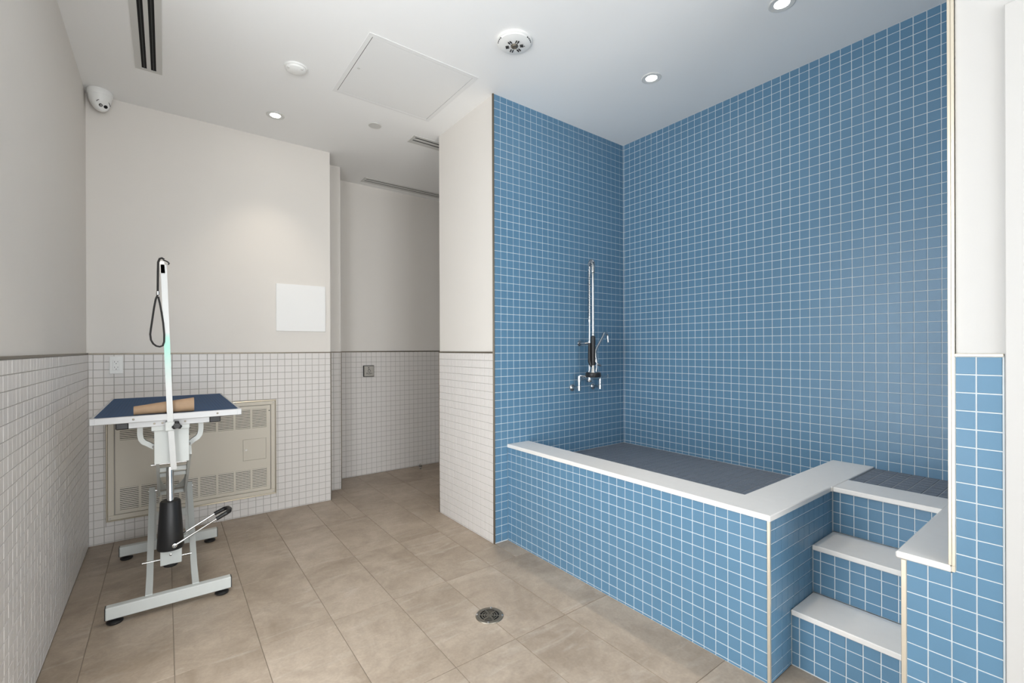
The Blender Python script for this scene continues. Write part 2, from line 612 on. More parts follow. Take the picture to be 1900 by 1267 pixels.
# back wall and the two steps back into the corridor
wb = MB().box(XL - .16, X1 - .005, YB + PL, 4.75, 0, ZC).build('wall_back', 'paint')
struct(wb, 'greige back wall with white mosaic wainscot behind the grooming table', 'wall')
MB().box(XL - .01, X1 - .002, YB + .002, YB + PL + .002, 0, ZT).build('grout_bed', 'wgrout', wb)
HT = (-.312, .690, .138, .873)          # cut-out for the heater
tiles(wb, 'tile', (0, YB, 0), EX, EZ, -EY, grid(XL, X1 - .006, -.3715, WP), wrows, 'wtile', holes=[HT])
MB().box(XL, X1, YB - .002, YB + PL, ZT, ZT + .008, .001).build('edge_trim', 'bronze', wb)
MB().box(X1 - .006, X1, YB - .0015, YB + .02, 0, ZT, .001).build('corner_trim', 'bronze', wb)

w2 = MB().box(X1 - .02, X2 - .005, Y2 + PL, 4.75, 0, ZC).build('wall_recess', 'paint')
struct(w2, 'narrow strip of tiled wall stepping back beside the blank white board wall', 'wall')
MB().box(X1 - .01, X2 - .002, Y2 + .002, Y2 + PL + .002, 0, ZT).build('grout_bed', 'wgrout', w2)
tiles(w2, 'tile', (0, Y2, 0), EX, EZ, -EY, grid(X1 - .01, X2 - .006, 1.2, WP), wrows, 'wtile')
MB().box(X1 - .01, X2, Y2 - .002, Y2 + PL, ZT, ZT + .008, .001).build('edge_trim', 'bronze', w2)
MB().box(X2 - .006, X2, Y2 - .0015, Y2 + .02, 0, ZT, .001).build('corner_trim', 'bronze', w2)

w3 = MB().box(X2 - .02, XE + .1, Y3 + PL, 4.75, 0, ZC).build('wall_corridor', 'paint')
struct(w3, 'shaded corridor wall with white mosaic wainscot and a door push plate', 'wall')
MB().box(X2 - .01, XE, Y3 + .002, Y3 + PL + .002, 0, ZT).build('grout_bed', 'wgrout', w3)
ADA = (1.577, 1.684, .985, 1.098)
tiles(w3, 'tile', (0, Y3, 0), EX, EZ, -EY, grid(X2 - .01, 2.45, X2 + .035, WP), wrows, 'wtile')
tiles(w3, 'tile', (0, Y3, 0), EX, EZ, -EY, grid(2.45, XE, 2.45, WP), wrows, 'wtile', cap=0)
MB().box(X2 - .01, XE, Y3 - .002, Y3 + PL, ZT, ZT + .010, .001).build('edge_trim', 'bronze', w3)

we = MB().box(XE, XE + .15, YP - .1, 4.75, 0, ZC).build('wall_corridor_end', 'paint')
struct(we, 'plain greige wall closing the end of the corridor', 'wall')

# partition between the corridor and the tub
wp = MB().box(XP + PL, XE + .1, YA + PL, YP, 0, ZC).build('wall_partition', 'paint')
struct(wp, 'white partition with mosaic wainscot whose front is fully tiled in blue', 'wall')
MB().box(XP + .002, XP + PL + .002, YA + .006, YP - .003, 0, ZT).build('white_grout_bed', 'wgrout', wp)
MB().box(XP + .006, XW + .02, YA + .002, YA + PL + .002, 0, ZC).build('blue_grout_bed', 'bgrout', wp)
tiles(wp, 'white_tile', (XP, 0, 0), EY, EZ, -EX, grid(YA + .009, YP - .006, YA + .06, WP), wrows, 'wtile')
brows = lambda z: grid(z, ZC, 2.8675, PZ)
tiles(wp, 'blue_tile', (0, YA, 0), EX, EZ, -EY, grid(XP + .009, XW, 1.7475, BP), brows(0.0), 'btile', holes=[(XT + .012, 4, -1, ZBASIN)], cap=300)
MB().box(XP - .002, XP + PL, YA + .009, YP, ZT, ZT + .010, .001).build('edge_trim', 'bronze', wp)
MB().box(XP - .0015, XP + .009, YP - .006, YP + .0015, 0, ZT, .001).build('back_corner_trim', 'bronze', wp)
m = MB().box(XP - .0015, XP + .004, YA + .002, YA + .009, 0, ZC, .001).box(XP + .003, XP + .009, YA - .0015, YA + .003, 0, ZC, .001)
m.box(XP + .001, XP + .005, YA + .001, YA + .004, 0, ZC)
m.build('corner_trim', 'bronze', wp)

# blue wall behind the tub
wv = MB().box(XW + PL, XW + .16, .10, YA + .3, 0, ZC).build('wall_alcove', 'bgrout')
struct(wv, 'large blue mosaic wall behind the raised dog bath', 'wall')
MB().box(XW + .002, XW + PL + .002, YR - .02, YA + .02, .3, ZC).build('grout_bed', 'bgrout', wv)
tiles(wv, 'tile', (XW, 0, 0), EY, EZ, -EX, grid(YR, YA, .5135, BP), brows(ZBASIN), 'btile', holes=[(YR - 1, .968, 0, ZTUB - .02)])

# right wall: plaster above a strip of blue tile, white door casing at the edge of view
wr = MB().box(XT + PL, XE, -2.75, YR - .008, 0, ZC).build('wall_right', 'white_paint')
struct(wr, 'bright white side wall above a strip of pale blue mosaic beside the bath steps', 'wall')
MB().box(XT + .002, XT + PL + .002, .186, YR - .006, 0, ZT + .006).box(XT + .0025, XT + .02, YR - .01, YR + .003, 0, ZCAP).build('grout_bed', 'bgrout', wr)
MB().box(XT + .05, XW + .02, YR - .010, YR - .002, ZTUB - .05, ZC).build('return_grout_bed', 'bgrout', wr)
rrows = grid(0, ZT + .002, 1.183, PZ)
tiles(wr, 'tile', (XT, 0, 0), EY, EZ, -EX, [(.1885, .2400), (.2400, .2830)], [r for r in rrows if r[0] > .60], 'btile')
tiles(wr, 'tile', (XT, 0, 0), EY, EZ, -EX, [(.1885, .2400), (.2400, .2914)], [r for r in rrows if r[0] <= .60], 'btile')
tiles(wr, 'return_tile', (0, YR, 0), EX, EZ, EY, grid(XT + .02, XW, 1.84, BP), brows(ZTUB), 'btile', cap=0)
MB().box(XT - .002, XT + .02, .1875, .2835, ZT + .002, ZT + .010, .001).build('edge_trim', 'champagne', wr)
m = MB().box(XT - .0025, XT + .01, .2835, .2905, ZTUB, ZC, .001).box(XT + .001, XT + .03, .2905, .2985, ZTUB, ZC, .001).box(XT - .002, XT + .01, .2835, .2905, .618, ZTUB)
m.build('corner_trim', 'champagne', wr)

dr = thing('door_1', 'white door and casing at the right edge beside the pale blue mosaic', 'door', (XT, -.34, 0))
dr['kind'] = 'structure'
m = MB()
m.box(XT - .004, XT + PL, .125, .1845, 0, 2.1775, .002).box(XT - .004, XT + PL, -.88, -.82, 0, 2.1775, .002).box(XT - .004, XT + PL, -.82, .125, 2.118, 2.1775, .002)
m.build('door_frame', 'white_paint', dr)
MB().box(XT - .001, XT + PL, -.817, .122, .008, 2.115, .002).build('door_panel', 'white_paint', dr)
m = MB().lathe([(.0, -.012), (.026, -.012), (.026, 0), (0, 0)], (XT - .001, -.75, 1.0), (1, 0, 0), 24)
m.tube([(XT - .01, -.75, 1.0), (XT - .05, -.75, 1.0), (XT - .055, -.74, 1.0), (XT - .055, -.63, 1.0)], .009, 10)
m.build('door_handle', 'brushed', dr)

rx0, rx1, rz0, rz1 = WIN_FILL
m = MB().box(-.75, rx0, -2.75, -2.6, 0, ZC).box(rx1, 3.5, -2.75, -2.6, 0, ZC).box(rx0, rx1, -2.75, -2.6, 0, rz0).box(rx0, rx1, -2.75, -2.6, rz1, ZC)
wq = m.build('wall_rear', 'paint')
struct(wq, 'plain greige wall behind the viewer', 'wall')

win = thing('fill_window', 'added glazed opening with white frame behind the viewer, for fill daylight', 'window', ((rx0 + rx1) / 2, -2.7, rz0))
win['kind'] = 'structure'
m = MB().box(rx0, rx1, -2.72, -2.66, rz0, rz0 + .05, .003).box(rx0, rx1, -2.72, -2.66, rz1 - .05, rz1, .003)
m.box(rx0, rx0 + .05, -2.72, -2.66, rz0 + .05, rz1 - .05, .003).box(rx1 - .05, rx1, -2.72, -2.66, rz0 + .05, rz1 - .05, .003)
m.build('window_frame', 'white_paint', win)
xm = (rx0 + rx1) / 2
MB().box(xm - .03, xm + .03, -2.715, -2.665, rz0 + .05, rz1 - .05, .002).build('mullion', 'white_paint', win)
for (a, b) in ((rx0 + .051, xm - .031), (xm + .031, rx1 - .051)):
    MB().box(a, b, -2.693, -2.687, rz0 + .051, rz1 - .051).build('pane', 'glass', win)

# ------------------------------------------------------------------ the raised bath
tub = thing('dog_bath', 'raised built-in dog bath clad in blue mosaic with white stone rim', 'bath', (2.4, 1.6, 0))
XI, YI, YE = 1.975, .968, .788           # inner edges of the rim, end face towards the steps
m = MB().box(XT + .002, XI - .01, YE + .002, YA, .0, ZTUB - .021).box(XI - .011, XW, YE + .002, YI - .01, 0, ZTUB - .021)
m.build('body', 'bgrout', tub)
MB().box(XI - .011, XW + .001, YI - .011, YA + .001, .3, ZBASIN - .002).build('basin_bed', 'ggrout', tub)
ZCAP = ZTUB - .021
trow = grid(0, ZCAP, .5735, PZ)
tiles(tub, 'front_tile', (XT, 0, 0), EY, EZ, -EX, grid(YE + .009, YA, .846, BP), trow, 'btile')
tiles(tub, 'end_tile', (0, YE, 0), EX, EZ, -EY, grid(XT + .009, 2.42, 1.8494, BP), trow, 'btile',
      holes=[(2.195, 4, -1, .404), (1.983, 4, -1, .203)])
tiles(tub, 'basin_tile', (0, 0, ZBASIN), EX, EY, EZ, grid(XI, XW, XW - .049, BP), grid(YI, YA, YA - .04, BP), 'gtile')
poly = [(XT - .003, YE - .004), (2.393, YE - .004), (2.393, .7788), (XW - .001, .7788), (XW - .001, YI), (XI, YI), (XI, YA), (XT - .003, YA)]
MB().outline(poly, ZCAP, ZTUB, .003).build('rim', 'quartz', tub)
MB().box(XT - .0015, XT + .009, YE - .0015, YE + .009, 0, ZCAP, .001).build('corner_trim', 'champagne', tub)

# ------------------------------------------------------------------ steps up to the bath
st = thing('bath_steps', 'blue tiled steps with white stone treads climbing to the dog bath', 'steps', (2.2, .6, 0))
YS0, YS1 = .405, YE + .0015
ris = [(1.983, 0, .203), (2.195, .224, .405), (2.4225, .426, ZCAP)]
m = MB()
for i, (x, za, zb) in enumerate(ris):
    m.box(x + .002, XW - .002, YS0 + .001, YS1, za if i else 0, zb)
m.build('body', 'bgrout', st)
jr = [.1054, .3631, .5650]
for (x, za, zb), j in zip(ris, jr):
    tiles(st, 'riser_tile', (x, 0, 0), EY, EZ, -EX, grid(YS0, YE, .7595, BP), grid(za, zb, j, PZ), 'btile')
MB().box(1.974, 2.194, YS0 + .001, YE - .001, .203, .224, .003).build('tread', 'quartz', st)
MB().box(2.184, 2.4215, YS0 + .001, YE - .001, .405, .426, .003).build('tread', 'quartz', st)
MB().box(2.3935, 2.583, .4125, .778, ZCAP, ZTUB, .003).build('landing_rim', 'quartz', st)
MB().box(2.5835, XW - .001, YR + .002, .778, ZCAP - .03, ZTUB - .011).build('landing_bed', 'ggrout', st)
tiles(st, 'landing_tile', (0, 0, ZTUB - .009), EX, EY, EZ, grid(2.584, XW, XW - .035, .049), grid(YR + .002, .7775, .7259, BP), 'gtile')

# low wall that guards the steps
lw = MB().box(XT + .002, 2.41, YR + .002, .403, 0, ZCAP).build('wall_low', 'bgrout')
struct(lw, 'low pale blue tiled wall with white stone cap guarding the bath steps', 'wall')
tiles(lw, 'tile', (XT, 0, 0), EY, EZ, -EX, [(.2914, .3428), (.3428, .3925)], [r for r in rrows if r[1] < ZTUB] + [(.5695, ZCAP)], 'btile')
MB().box(XT - .003, 2.58, YR + .0005, .418, ZCAP + .0005, ZTUB, .004).build('cap', 'quartz', lw)
MB().box(XT - .002, XT + .012, .3925, .4045, 0, ZCAP, .001).build('corner_trim', 'champagne', lw)

# ------------------------------------------------------------------ wall heater
ht = thing('wall_heater', 'recessed beige steel heater cabinet with louvered front behind the grooming table', 'heater', (.19, YB, .138))
FO, FI = (-.310, .688, .140, .871), (-.2705, .652, .179, .836)


def frame_mb(o, i, ya, yb, b=.002):
    m = MB()
    m.box(o[0], o[1], ya, yb, o[2], i[2], b).box(o[0], o[1], ya, yb, i[3], o[3], b)
    m.box(o[0], i[0], ya, yb, i[2], i[3], b).box(i[1], o[1], ya, yb, i[2], i[3], b)
    return m


bi = (FO[0] + .007, FO[1] - .007, FO[2] + .007, FO[3] - .007)
frame_mb(FO, bi, YB - .014, YB + .006, .003).build('edge_bead', 'champagne', ht)
frame_mb((bi[0] + .001, bi[1] - .001, bi[2] + .001, bi[3] - .001), FI, YB - .010, YB + .006).build('frame', 'heater', ht)
fp = [-.2645, .647, .183, .832]
cols = [(-.2417 + .1095 * k, -.2417 + .1095 * k + .0965) for k in range(8)]
zb0, zb1, zt0, zt1 = .207, .353, .665, .807
dz0, dz1, dx0, dx1 = .4228, .5829, .463, .618
m = MB()
ya, yb = YB - .009, YB + .004
m.box(fp[0], fp[1], ya, yb, fp[2], zb0).box(fp[0], fp[1], ya, yb, zt1, fp[3])
m.box(fp[0], fp[1], ya, yb, zb1, dz0).box(fp[0], fp[1], ya, yb, dz1, zt0)
m.box(fp[0], dx0, ya, yb, dz0, dz1).box(dx1, fp[1], ya, yb, dz0, dz1)
for (a, b) in ((zb0, zb1), (zt0, zt1)):
    e = [fp[0]] + [q for c in cols for q in c] + [fp[1]]
    for k in range(0, len(e), 2):
        m.box(e[k], e[k + 1], ya, yb, a, b)
m.build('front_panel', 'heater', ht)
MB().box(fp[0], fp[1], YB + .0004, YB + .0018, fp[2], fp[3]).build('recess_shade', 'heater_dark', ht)  # near-black sheet stands in for the shade behind the louvers
sl = MB()
Rm = Matrix.Rotation(math.radians(-12), 4, 'X')
sl.box(-.0483, .0483, -.0008, .0008, -.0040, .0040, 0, Rm)
sme = sl.mesh('louver', MT['heater'])
for c in cols:
    for (a, b) in ((zb0, zb1), (zt0, zt1)):
        for k in range(12):
            o = bpy.data.objects.new('louver', sme)
            o.location = Vector(((c[0] + c[1]) / 2, YB - .0045, a + (k + .5) * (b - a) / 12)) - ht.location
            o.parent = ht
            C.objects.link(o)
ad = MB().box(dx0 + .0012, dx1 - .0012, YB - .0098, YB + .003, dz0 + .0012, dz1 - .0012, .001).build('access_door', 'heater', ht)
m = MB().lathe([(0, -.003), (.008, -.003), (.009, 0), (.009, .002)], (.4836, YB - .0098, .504), (0, 1, 0), 16)
m.box(.4826, .4846, YB - .0135, YB - .0125, .499, .509)
m.build('lock', 'brushed', ad)
for (a, b) in ((-.29, .16), (.67, .85), (-.29, .85), (.67, .16)):
    MB().lathe([(0, -.0015), (.004, -.001), (.005, 0)], (a, YB - .010, b), (0, 1, 0), 10).build('screw', 'brushed', ht)
MB().lathe([(0, -.002), (.004, -.001), (.004, .001)], (.640, YB - .009, .79), (0, 1, 0), 10).build('screw', 'black', ht)

# ------------------------------------------------------------------ things on the walls
ot = thing('wall_outlet', 'white double power outlet on the mosaic above the table', 'outlet', (-.2575, YB, 1.1625))
MB().box(-.2916, -.2234, YB - .007, YB + .001, 1.105, 1.220, .002).build('cover_plate', 'white_plastic', ot)
MB().box(-.2745, -.2405, YB - .0095, YB - .0065, 1.129, 1.196, .0008).build('receptacle', 'white_plastic', ot)
m = MB()
for zc in (1.1805, 1.1445):
    m.box(-.2665, -.2645, YB - .0099, YB - .0094, zc - .001, zc + .008).box(-.2505, -.2485, YB - .0099, YB - .0094, zc, zc + .007)
    m.lathe([(0, -.0003), (.0025, -.0003), (.0025, .0003)], (-.2575, YB - .0095, zc - .0085), (0, 1, 0), 10)
m.build('sockets', 'ink', ot)
for zc in (1.211, 1.114):
    MB().lathe([(0, -.001), (.003, -.0006), (.0032, 0)], (-.2575, YB - .007, zc), (0, 1, 0), 10).build('screw', 'white_plastic', ot)

bd = MB().box(.6925, 1.0625, YB - .002, YB + PL - .0002, 1.407, 1.7805, .0015)
bo = bd.build('blank_board', 'board')
bo['label'], bo['category'] = 'blank white rectangular board hung on the greige back wall', 'board'

pp = thing('push_plate', 'square steel push plate with wheelchair symbol on corridor mosaic', 'door button', (1.6305, Y3, 1.041))
MB().box(ADA[0], ADA[1], Y3 - .022, Y3 + .001, ADA[2], ADA[3], .003).build('housing', 'black', pp)
MB().box(ADA[0] + .004, ADA[1] - .005, Y3 - .030, Y3 - .0225, ADA[2] + .005, ADA[3] - .005, .002).build('plate', 'brushed', pp)
yp = Y3 - .0303
m = MB()
cx, cz = 1.630, 1.043
m.lathe([(0, -.0004), (.005, -.0004), (.005, .0006)], (cx - .004, yp, cz + .034), (0, 1, 0), 14)


def stroke(m, pts, r):
    m.tube([(p[0], yp, p[1]) for p in pts], r, 6)


stroke(m, [(cx - .004, cz + .026), (cx - .003, cz + .010), (cx + .010, cz + .010), (cx + .016, cz - .002), (cx + .020, cz + .000)], .0022)
stroke(m, [(cx - .003, cz + .018), (cx + .008, cz + .018)], .0018)
stroke(m, [(cx - .006 + .0, cz + .012)] + [(cx + .001 + .0125 * math.cos(a), cz + .0015 + .0125 * math.sin(a)) for a in [math.radians(d) for d in range(125, 336, 15)]], .0018)
m.build('wheelchair_symbol', 'ink', pp)


def text_mesh(txt, size, name, m, parent, M_):
    cu = bpy.data.curves.new(name, 'FONT')
    cu.body = txt
    cu.size = size
    cu.align_x = 'CENTER'
    cu.extrude = .0004
    o = bpy.data.objects.new(name, cu)
    C.objects.link(o)
    dg = bpy.context.evaluated_depsgraph_get()
    me = bpy.data.meshes.new_from_object(o.evaluated_get(dg))
    bpy.data.objects.remove(o)
    me.transform(M_)
    me.materials.clear()
    me.materials.append(MT[m])
    r = bpy.data.objects.new(name, me)
    C.objects.link(r)
    r.parent = parent
    return r


Mt = Matrix.Translation(Vector((cx, yp, cz - .034)) - pp.location) @ Matrix(((1, 0, 0, 0), (0, 0, -1, 0), (0, 1, 0, 0), (0, 0, 0, 1)))
text_mesh('PUSH', .024, 'lettering', 'ink', pp, Mt)

# ------------------------------------------------------------------ things on the ceiling
vg = 'linear ceiling vents'


def slot_vent(name_label, x0, x1, y0, y1, slots, along, nblade=1):
    """slots: list of (lo, hi) across; along 'x' or 'y'"""
    t = thing('slot_vent', name_label, 'vent', ((x0 + x1) / 2, (y0 + y1) / 2, ZC), vg)
    m = MB()
    zl, zh = ZC - .004, ZC - .0002
    e = .022
    if along == 'y':
        ed = [x0] + [q for s in slots for q in s] + [x1]
        for k in range(0, len(ed), 2):
            m.box(ed[k], ed[k + 1], y0, y1, zl, zh)
        for s in slots:
            m.box(s[0], s[1], y1 - e, y1, zl, zh).box(s[0], s[1], y0, y0 + e, zl, zh)
    else:
        ed = [y0] + [q for s in slots for q in s] + [y1]
        for k in range(0, len(ed), 2):
            m.box(x0, x1, ed[k], ed[k + 1], zl, zh)
        for s in slots:
            m.box(x0, x0 + e, s[0], s[1], zl, zh).box(x1 - e, x1, s[0], s[1], zl, zh)
    m.build('frame', 'vent', t)
    for s in slots:
        c = (s[0] + s[1]) / 2
        if along == 'y':
            b = MB().box(s[0], s[1], y0 + e, y1 - e, ZC - .0008, ZC - .0001)
            bl = MB().box(c - .002, c + .002, y0 + e, y1 - e, ZC - .003, ZC - .001)
        else:
            b = MB().box(x0 + e, x1 - e, s[0], s[1], ZC - .0008, ZC - .0001)
            bl = MB().box(x0 + e, x1 - e, c - .002, c + .002, ZC - .003, ZC - .001)
        b.build('slot', 'void', t)  # flat black sheet, drawn in place of the shaded slot depth
        bl.build('blade', 'black', t)


slot_vent('white slot vent with two black slots over the grooming table', -.1345, -.010, 2.2, 3.452, [(-.1050, -.0815), (-.0625, -.0380)], 'y')
slot_vent('slot vent on corridor ceiling just behind the partition edge', 1.534, 2.7, 3.268, 3.400, [(3.292, 3.312), (3.338, 3.358)], 'x')
slot_vent('long slot vent at the far corridor wall, deepest of the three', 1.531, 2.9, 4.350, 4.480, [(4.374, 4.394), (4.424, 4.444)], 'x')

ap = thing('access_hatch', 'flush white square access hatch in the ceiling', 'hatch', (1.19, 2.68, ZC))
o_, i_ = (.851, 1.525, 2.342, 3.015), (.8755, 1.497, 2.369, 2.992)
m = MB()
zl, zh = ZC - .003, ZC - .0002
m.box(o_[0], o_[1], o_[2], i_[2], zl, zh, .001).box(o_[0], o_[1], i_[3], o_[3], zl, zh, .001).box(o_[0], i_[0], i_[2], i_[3], zl, zh, .001).box(i_[1], o_[1], i_[2], i_[3], zl, zh, .001)
m.build('frame', 'hatch', ap)
MB().box(i_[0] + .003, i_[1] - .003, i_[2] + .001, i_[3] - .003, ZC - .0025, ZC - .0004).build('door_panel', 'hatch', ap)
MB().box(i_[0], i_[1], i_[2], i_[3], ZC - .0003, ZC - .0001).build('gap', 'heater_dark', ap)
MB().lathe([(0, -.001), (.008, -.001), (.009, 0)], (.908, 2.684, ZC - .0025), (0, 0, 1), 12).build('latch', 'vent', ap)

DL = [(.622, 3.575, 'recessed downlight over the corner by the blank board'),
      (2.369, 1.717, 'recessed downlight over the middle of the blue bath'),
      (2.358, .970, 'recessed downlight over the bath steps end')]
for (x, y, lab) in DL:
    t = thing('recessed_downlight', 'lit round white ' + lab, 'light', (x, y, ZC), 'recessed ceiling downlights')
    MB().lathe([(.033, -.0012), (.034, -.003), (.054, -.005), (.058, -.003), (.0585, -.0002)], (x, y, ZC), (0, 0, 1), 40).build('trim_ring', 'ring', t)
    MB().lathe([(.0, -.0009), (.0335, -.0009), (.0335, -.0002)], (x, y, ZC), (0, 0, 1), 32).build('diffuser', 'glow', t)
    spot(x, y, ZC - .012, *((19.0, 58) if x > 2 else (9.0, 85)))

for (x, y) in ((.62, 1.70), (.62, -1.0)):      # unseen spots added for general fill, no fixtures built
    spot(x, y, ZC - .012)

t = thing('ceiling_strobe', 'round white flat strobe or sensor dome beside the hatch', 'alarm', (.6145, 2.897, ZC))
t['label'] = 'plain white round low dome sensor on the ceiling left of the hatch'
MB().lathe([(.063, -.0002), (.063, -.007), (.060, -.010)], (.6145, 2.897, ZC), (0, 0, 1), 40, cap1=True).build('base', 'white_plastic', t)
MB().lathe([(.056, -.010), (.052, -.019), (.040, -.026), (.02, -.029), (.0, -.030)], (.6145, 2.897, ZC), (0, 0, 1), 40).build('dome', 'white_plastic', t)
for a in (200, 300):
    p = (.6145 + .045 * math.cos(math.radians(a)), 2.897 + .045 * math.sin(math.radians(a)), ZC - .022)
    MB().lathe([(0, -.004), (.006, -.003), (.008, .003)], p, (0, 0, 1), 12).build('lens', 'vent', t)

t = thing('smoke_detector', 'white round smoke alarm with black slits on the ceiling', 'alarm', (1.497, 1.951, ZC))
o0 = (1.497, 1.951, ZC)
MB().lathe([(.095, -.0002), (.095, -.009), (.091, -.012)], o0, (0, 0, 1), 48, cap1=True).build('base', 'white_plastic', t)
MB().lathe([(.089, -.012), (.085, -.018), (.066, -.024), (.03, -.027), (.022, -.027), (.021, -.024), (0, -.024)], o0, (0, 0, 1), 48).build('body', 'white_plastic', t)
MB().lathe([(.020, -.023), (.017, -.033), (.012, -.035), (.011, -.030), (0, -.030)], o0, (0, 0, 1), 20).build('sensor_grille', 'drain', t)
m = MB()
for k in range(6):
    for s in (-1, 1):
        R_ = Matrix.Translation(o0) @ Matrix.Rotation(math.radians(k * 60 + 15), 4, 'Z')
        m.box(.032, .050, s * .006 - .0018, s * .006 + .0018, -.0280, -.022, 0, R_ @ Matrix.Rotation(math.radians(6), 4, 'Y'))
m.build('slits', 'ink', t)
m = MB()
for a0 in (150, 285):
    for k in range(4):
        R_ = Matrix.Translation(o0) @ Matrix.Rotation(math.radians(a0 + 9 * k), 4, 'Z')
        m.box(.084, .0885, -.004, .004, -.0172, -.0125, 0, R_)
m.build('side_slots', 'ink', t)
MB().lathe([(0, -.001), (.003, -.001), (.003, .002)], (1.497 + .044, 1.951 - .03, ZC - .0255), (0, 0, 1), 10).build('status_lamp', 'drain', t)

t = thing('sprinkler_cover', 'small round off-white sprinkler cover plate on ceiling near corridor', 'cover', (1.233, 3.295, ZC))
MB().lathe([(.044, -.001), (.046, -.005), (.044, -.0075), (0, -.008)], (1.233, 3.295, ZC), (0, 0, 1), 36).build('plate', 'vent', t)
MB().lathe([(.040, -.0002), (.040, -.0012), (0, -.0012)], (1.233, 3.295, ZC), (0, 0, 1), 24).build('collar', 'heater_dark', t)

cc = Vector((-.328, 3.908, ZC))
t = thing('security_camera', 'white turret security camera in the ceiling corner', 'camera', cc)
MB().lathe([(.062, -.0002), (.064, -.004), (.064, -.026), (.060, -.034)], cc, (0, 0, 1), 40, cap1=True).build('mount_ring', 'white_plastic', t)
MB().lathe([(.060, -.030), (.058, -.050), (.052, -.072), (.043, -.092), (.030, -.104)], cc, (0, 0, 1), 40, cap1=True).build('shell', 'white_plastic', t)
bc = cc + Vector((.004, -.004, -.082))
dv = Vector((.42, -.72, -.55)).normalized()
m = MB()
prof = [(.046 * math.sin(math.radians(a)), .046 * math.cos(math.radians(a))) for a in range(4, 181, 11)]
prof = [(p[0], p[1]) for p in prof if p[1] < .034]
m.lathe([(0, .034), (.030, .034)] + prof, bc, dv, 32)
eye = m.build('eyeball', 'white_plastic', t)
sx = dv.cross(EZ).normalized()
sz = sx.cross(dv).normalized()
for (k, r, mm, nm) in ((-.013, .0105, 'void', 'lens'), (.013, .0100, 'void', 'infrared_lamp')):
    MB().lathe([(0, .0352), (r, .0352), (r, .033)], bc + sx * k, dv, 20).build(nm, mm, eye)
MB().lathe([(.003, .0362), (.006, .0362), (.006, .035)], bc + sx * .013, dv, 16).build('infrared_rim', 'steel', eye)
m = MB()
ring = []
for a in range(20, 165, 8):
    q = bc + (sx * math.cos(math.radians(a)) + sz * math.sin(math.radians(a))) * .0385 + dv * .027
    ring.append(q)
m.tube(ring, .0016, 6)
m.build('socket_gap', 'ink', t)

# ------------------------------------------------------------------ floor drain and door stop
dc = Vector((1.218, 1.795, 0))
t = thing('floor_drain', 'round worn nickel floor drain with slotted grate', 'drain', dc)
MB().lathe([(.054, .0006), (.054, .0040), (.056, .0046), (.064, .0042), (.066, .0004)], dc, (0, 0, 1), 48).build('rim', 'drain', t)
m = MB()
for (a, b) in ((.0, .005), (.0120, .0160), (.0230, .0270), (.0340, .0380), (.0465, .0535)):
    m.lathe([(a, .0042), (b, .0042), (b, .0010), (a, .0010)], dc, (0, 0, 1), 40)
for k in range(6):
    R_ = Matrix.Translation(dc) @ Matrix.Rotation(math.radians(k * 60 + 20), 4, 'Z')
    m.box(.004, .053, -.0028, .0028, .001, .0039, 0, R_)
m.build('grate', 'drain', t)
MB().lathe([(0, .0008), (.054, .0008), (.054, .0002)], dc, (0, 0, 1), 32).build('well_shade', 'void', t)  # black disc laid on the floor as the shade of a hollow
for a in (50, 140, 230, 320):
    p = dc + Vector((.0600 * math.cos(math.radians(a)), .0600 * math.sin(math.radians(a)), 0))
    MB().lathe([(.0055, .003), (.005, .0056), (0, .006)], p, (0, 0, 1), 12).build('screw', 'steel', t)

dp = Vector((2.1415, 4.440, 0))
t = thing('door_stop', 'small chrome door stop post with black ring on corridor floor', 'door stop', dp)
MB().lathe([(.014, 0), (.014, .003), (.010, .006), (.010, .030)], dp, (0, 0, 1), 20).build('post', 'steel', t)
MB().lathe([(.010, .026), (.018, .028), (.018, .034), (.010, .036)], dp, (0, 0, 1), 20).build('rubber_ring', 'black', t)
MB().lathe([(.012, .035), (.013, .046), (.009, .052), (0, .053)], dp, (0, 0, 1), 20).build('cap', 'steel', t)

# ------------------------------------------------------------------ pre-rinse tap
tp = thing('pre_rinse_tap', 'chrome wall tap with tall spring riser, hose and black spray grip', 'tap', (2.50, YA, .97))
RXX, RY = 2.497, 2.358
for (x, nm) in ((2.390, 'left'), (2.612, 'right')):
    MB().lathe([(.026, 0), (.026, -.004), (.018, -.012), (.011, -.014), (.011, -.02)], (x, YA, .973), (0, 1, 0), 24).build('flange', 'chrome', tp)
    m = MB().tube([(x, YA - .012, .973), (x, RY, .973)], .010, 16).tube([(x, RY, .957), (x, RY, .992)], .014, 16)
    m.tube([(x, RY, .996), (x, RY, 1.030)], .0115, 16).tube([(x, RY, 1.020), (x, RY, 1.062)], .0150, 16)
    m.build('inlet', 'chrome', tp)
m = MB().tube([(2.380, RY, 1.042), (2.620, RY, 1.042)], .0125, 16).lathe([(.021, -.032), (.023, -.028), (.023, .02), (.018, .03), (.014, .05)], (RXX, RY, 1.045), (0, 0, 1), 24, cap0=True, cap1=True)
m.build('mixer_body', 'chrome', tp)
for (p, q) in (((2.390, RY, 1.064), (2.452, RY - .045, 1.058)), ((2.615, RY, 1.044), (2.688, RY - .01, 1.052))):
    m = MB().tube([p, [(a + b) / 2 for a, b in zip(p, q)], q], [.008, .0055, .007], 12)
    m.tube([(q[0], q[1], q[2] - .012), (q[0], q[1], q[2] + .012)], .0045, 10)
    m.build('lever', 'chrome', tp)
riser_pts = [(RXX, RY, 1.06), (RXX + .003, RY, 1.46)]
MB().tube(riser_pts, .0085, 14).lathe([(.013, 0), (.013, .02)], (RXX + .003, RY, 1.455), (0, 0, 1), 16, True, True).build('riser', 'chrome', tp)
HX, HY = 2.418, 2.247                    # the hose hangs in front of the riser
arch = [Vector((RXX + .003, RY, z)) for z in [1.47 + .02 * k for k in range(18)]]
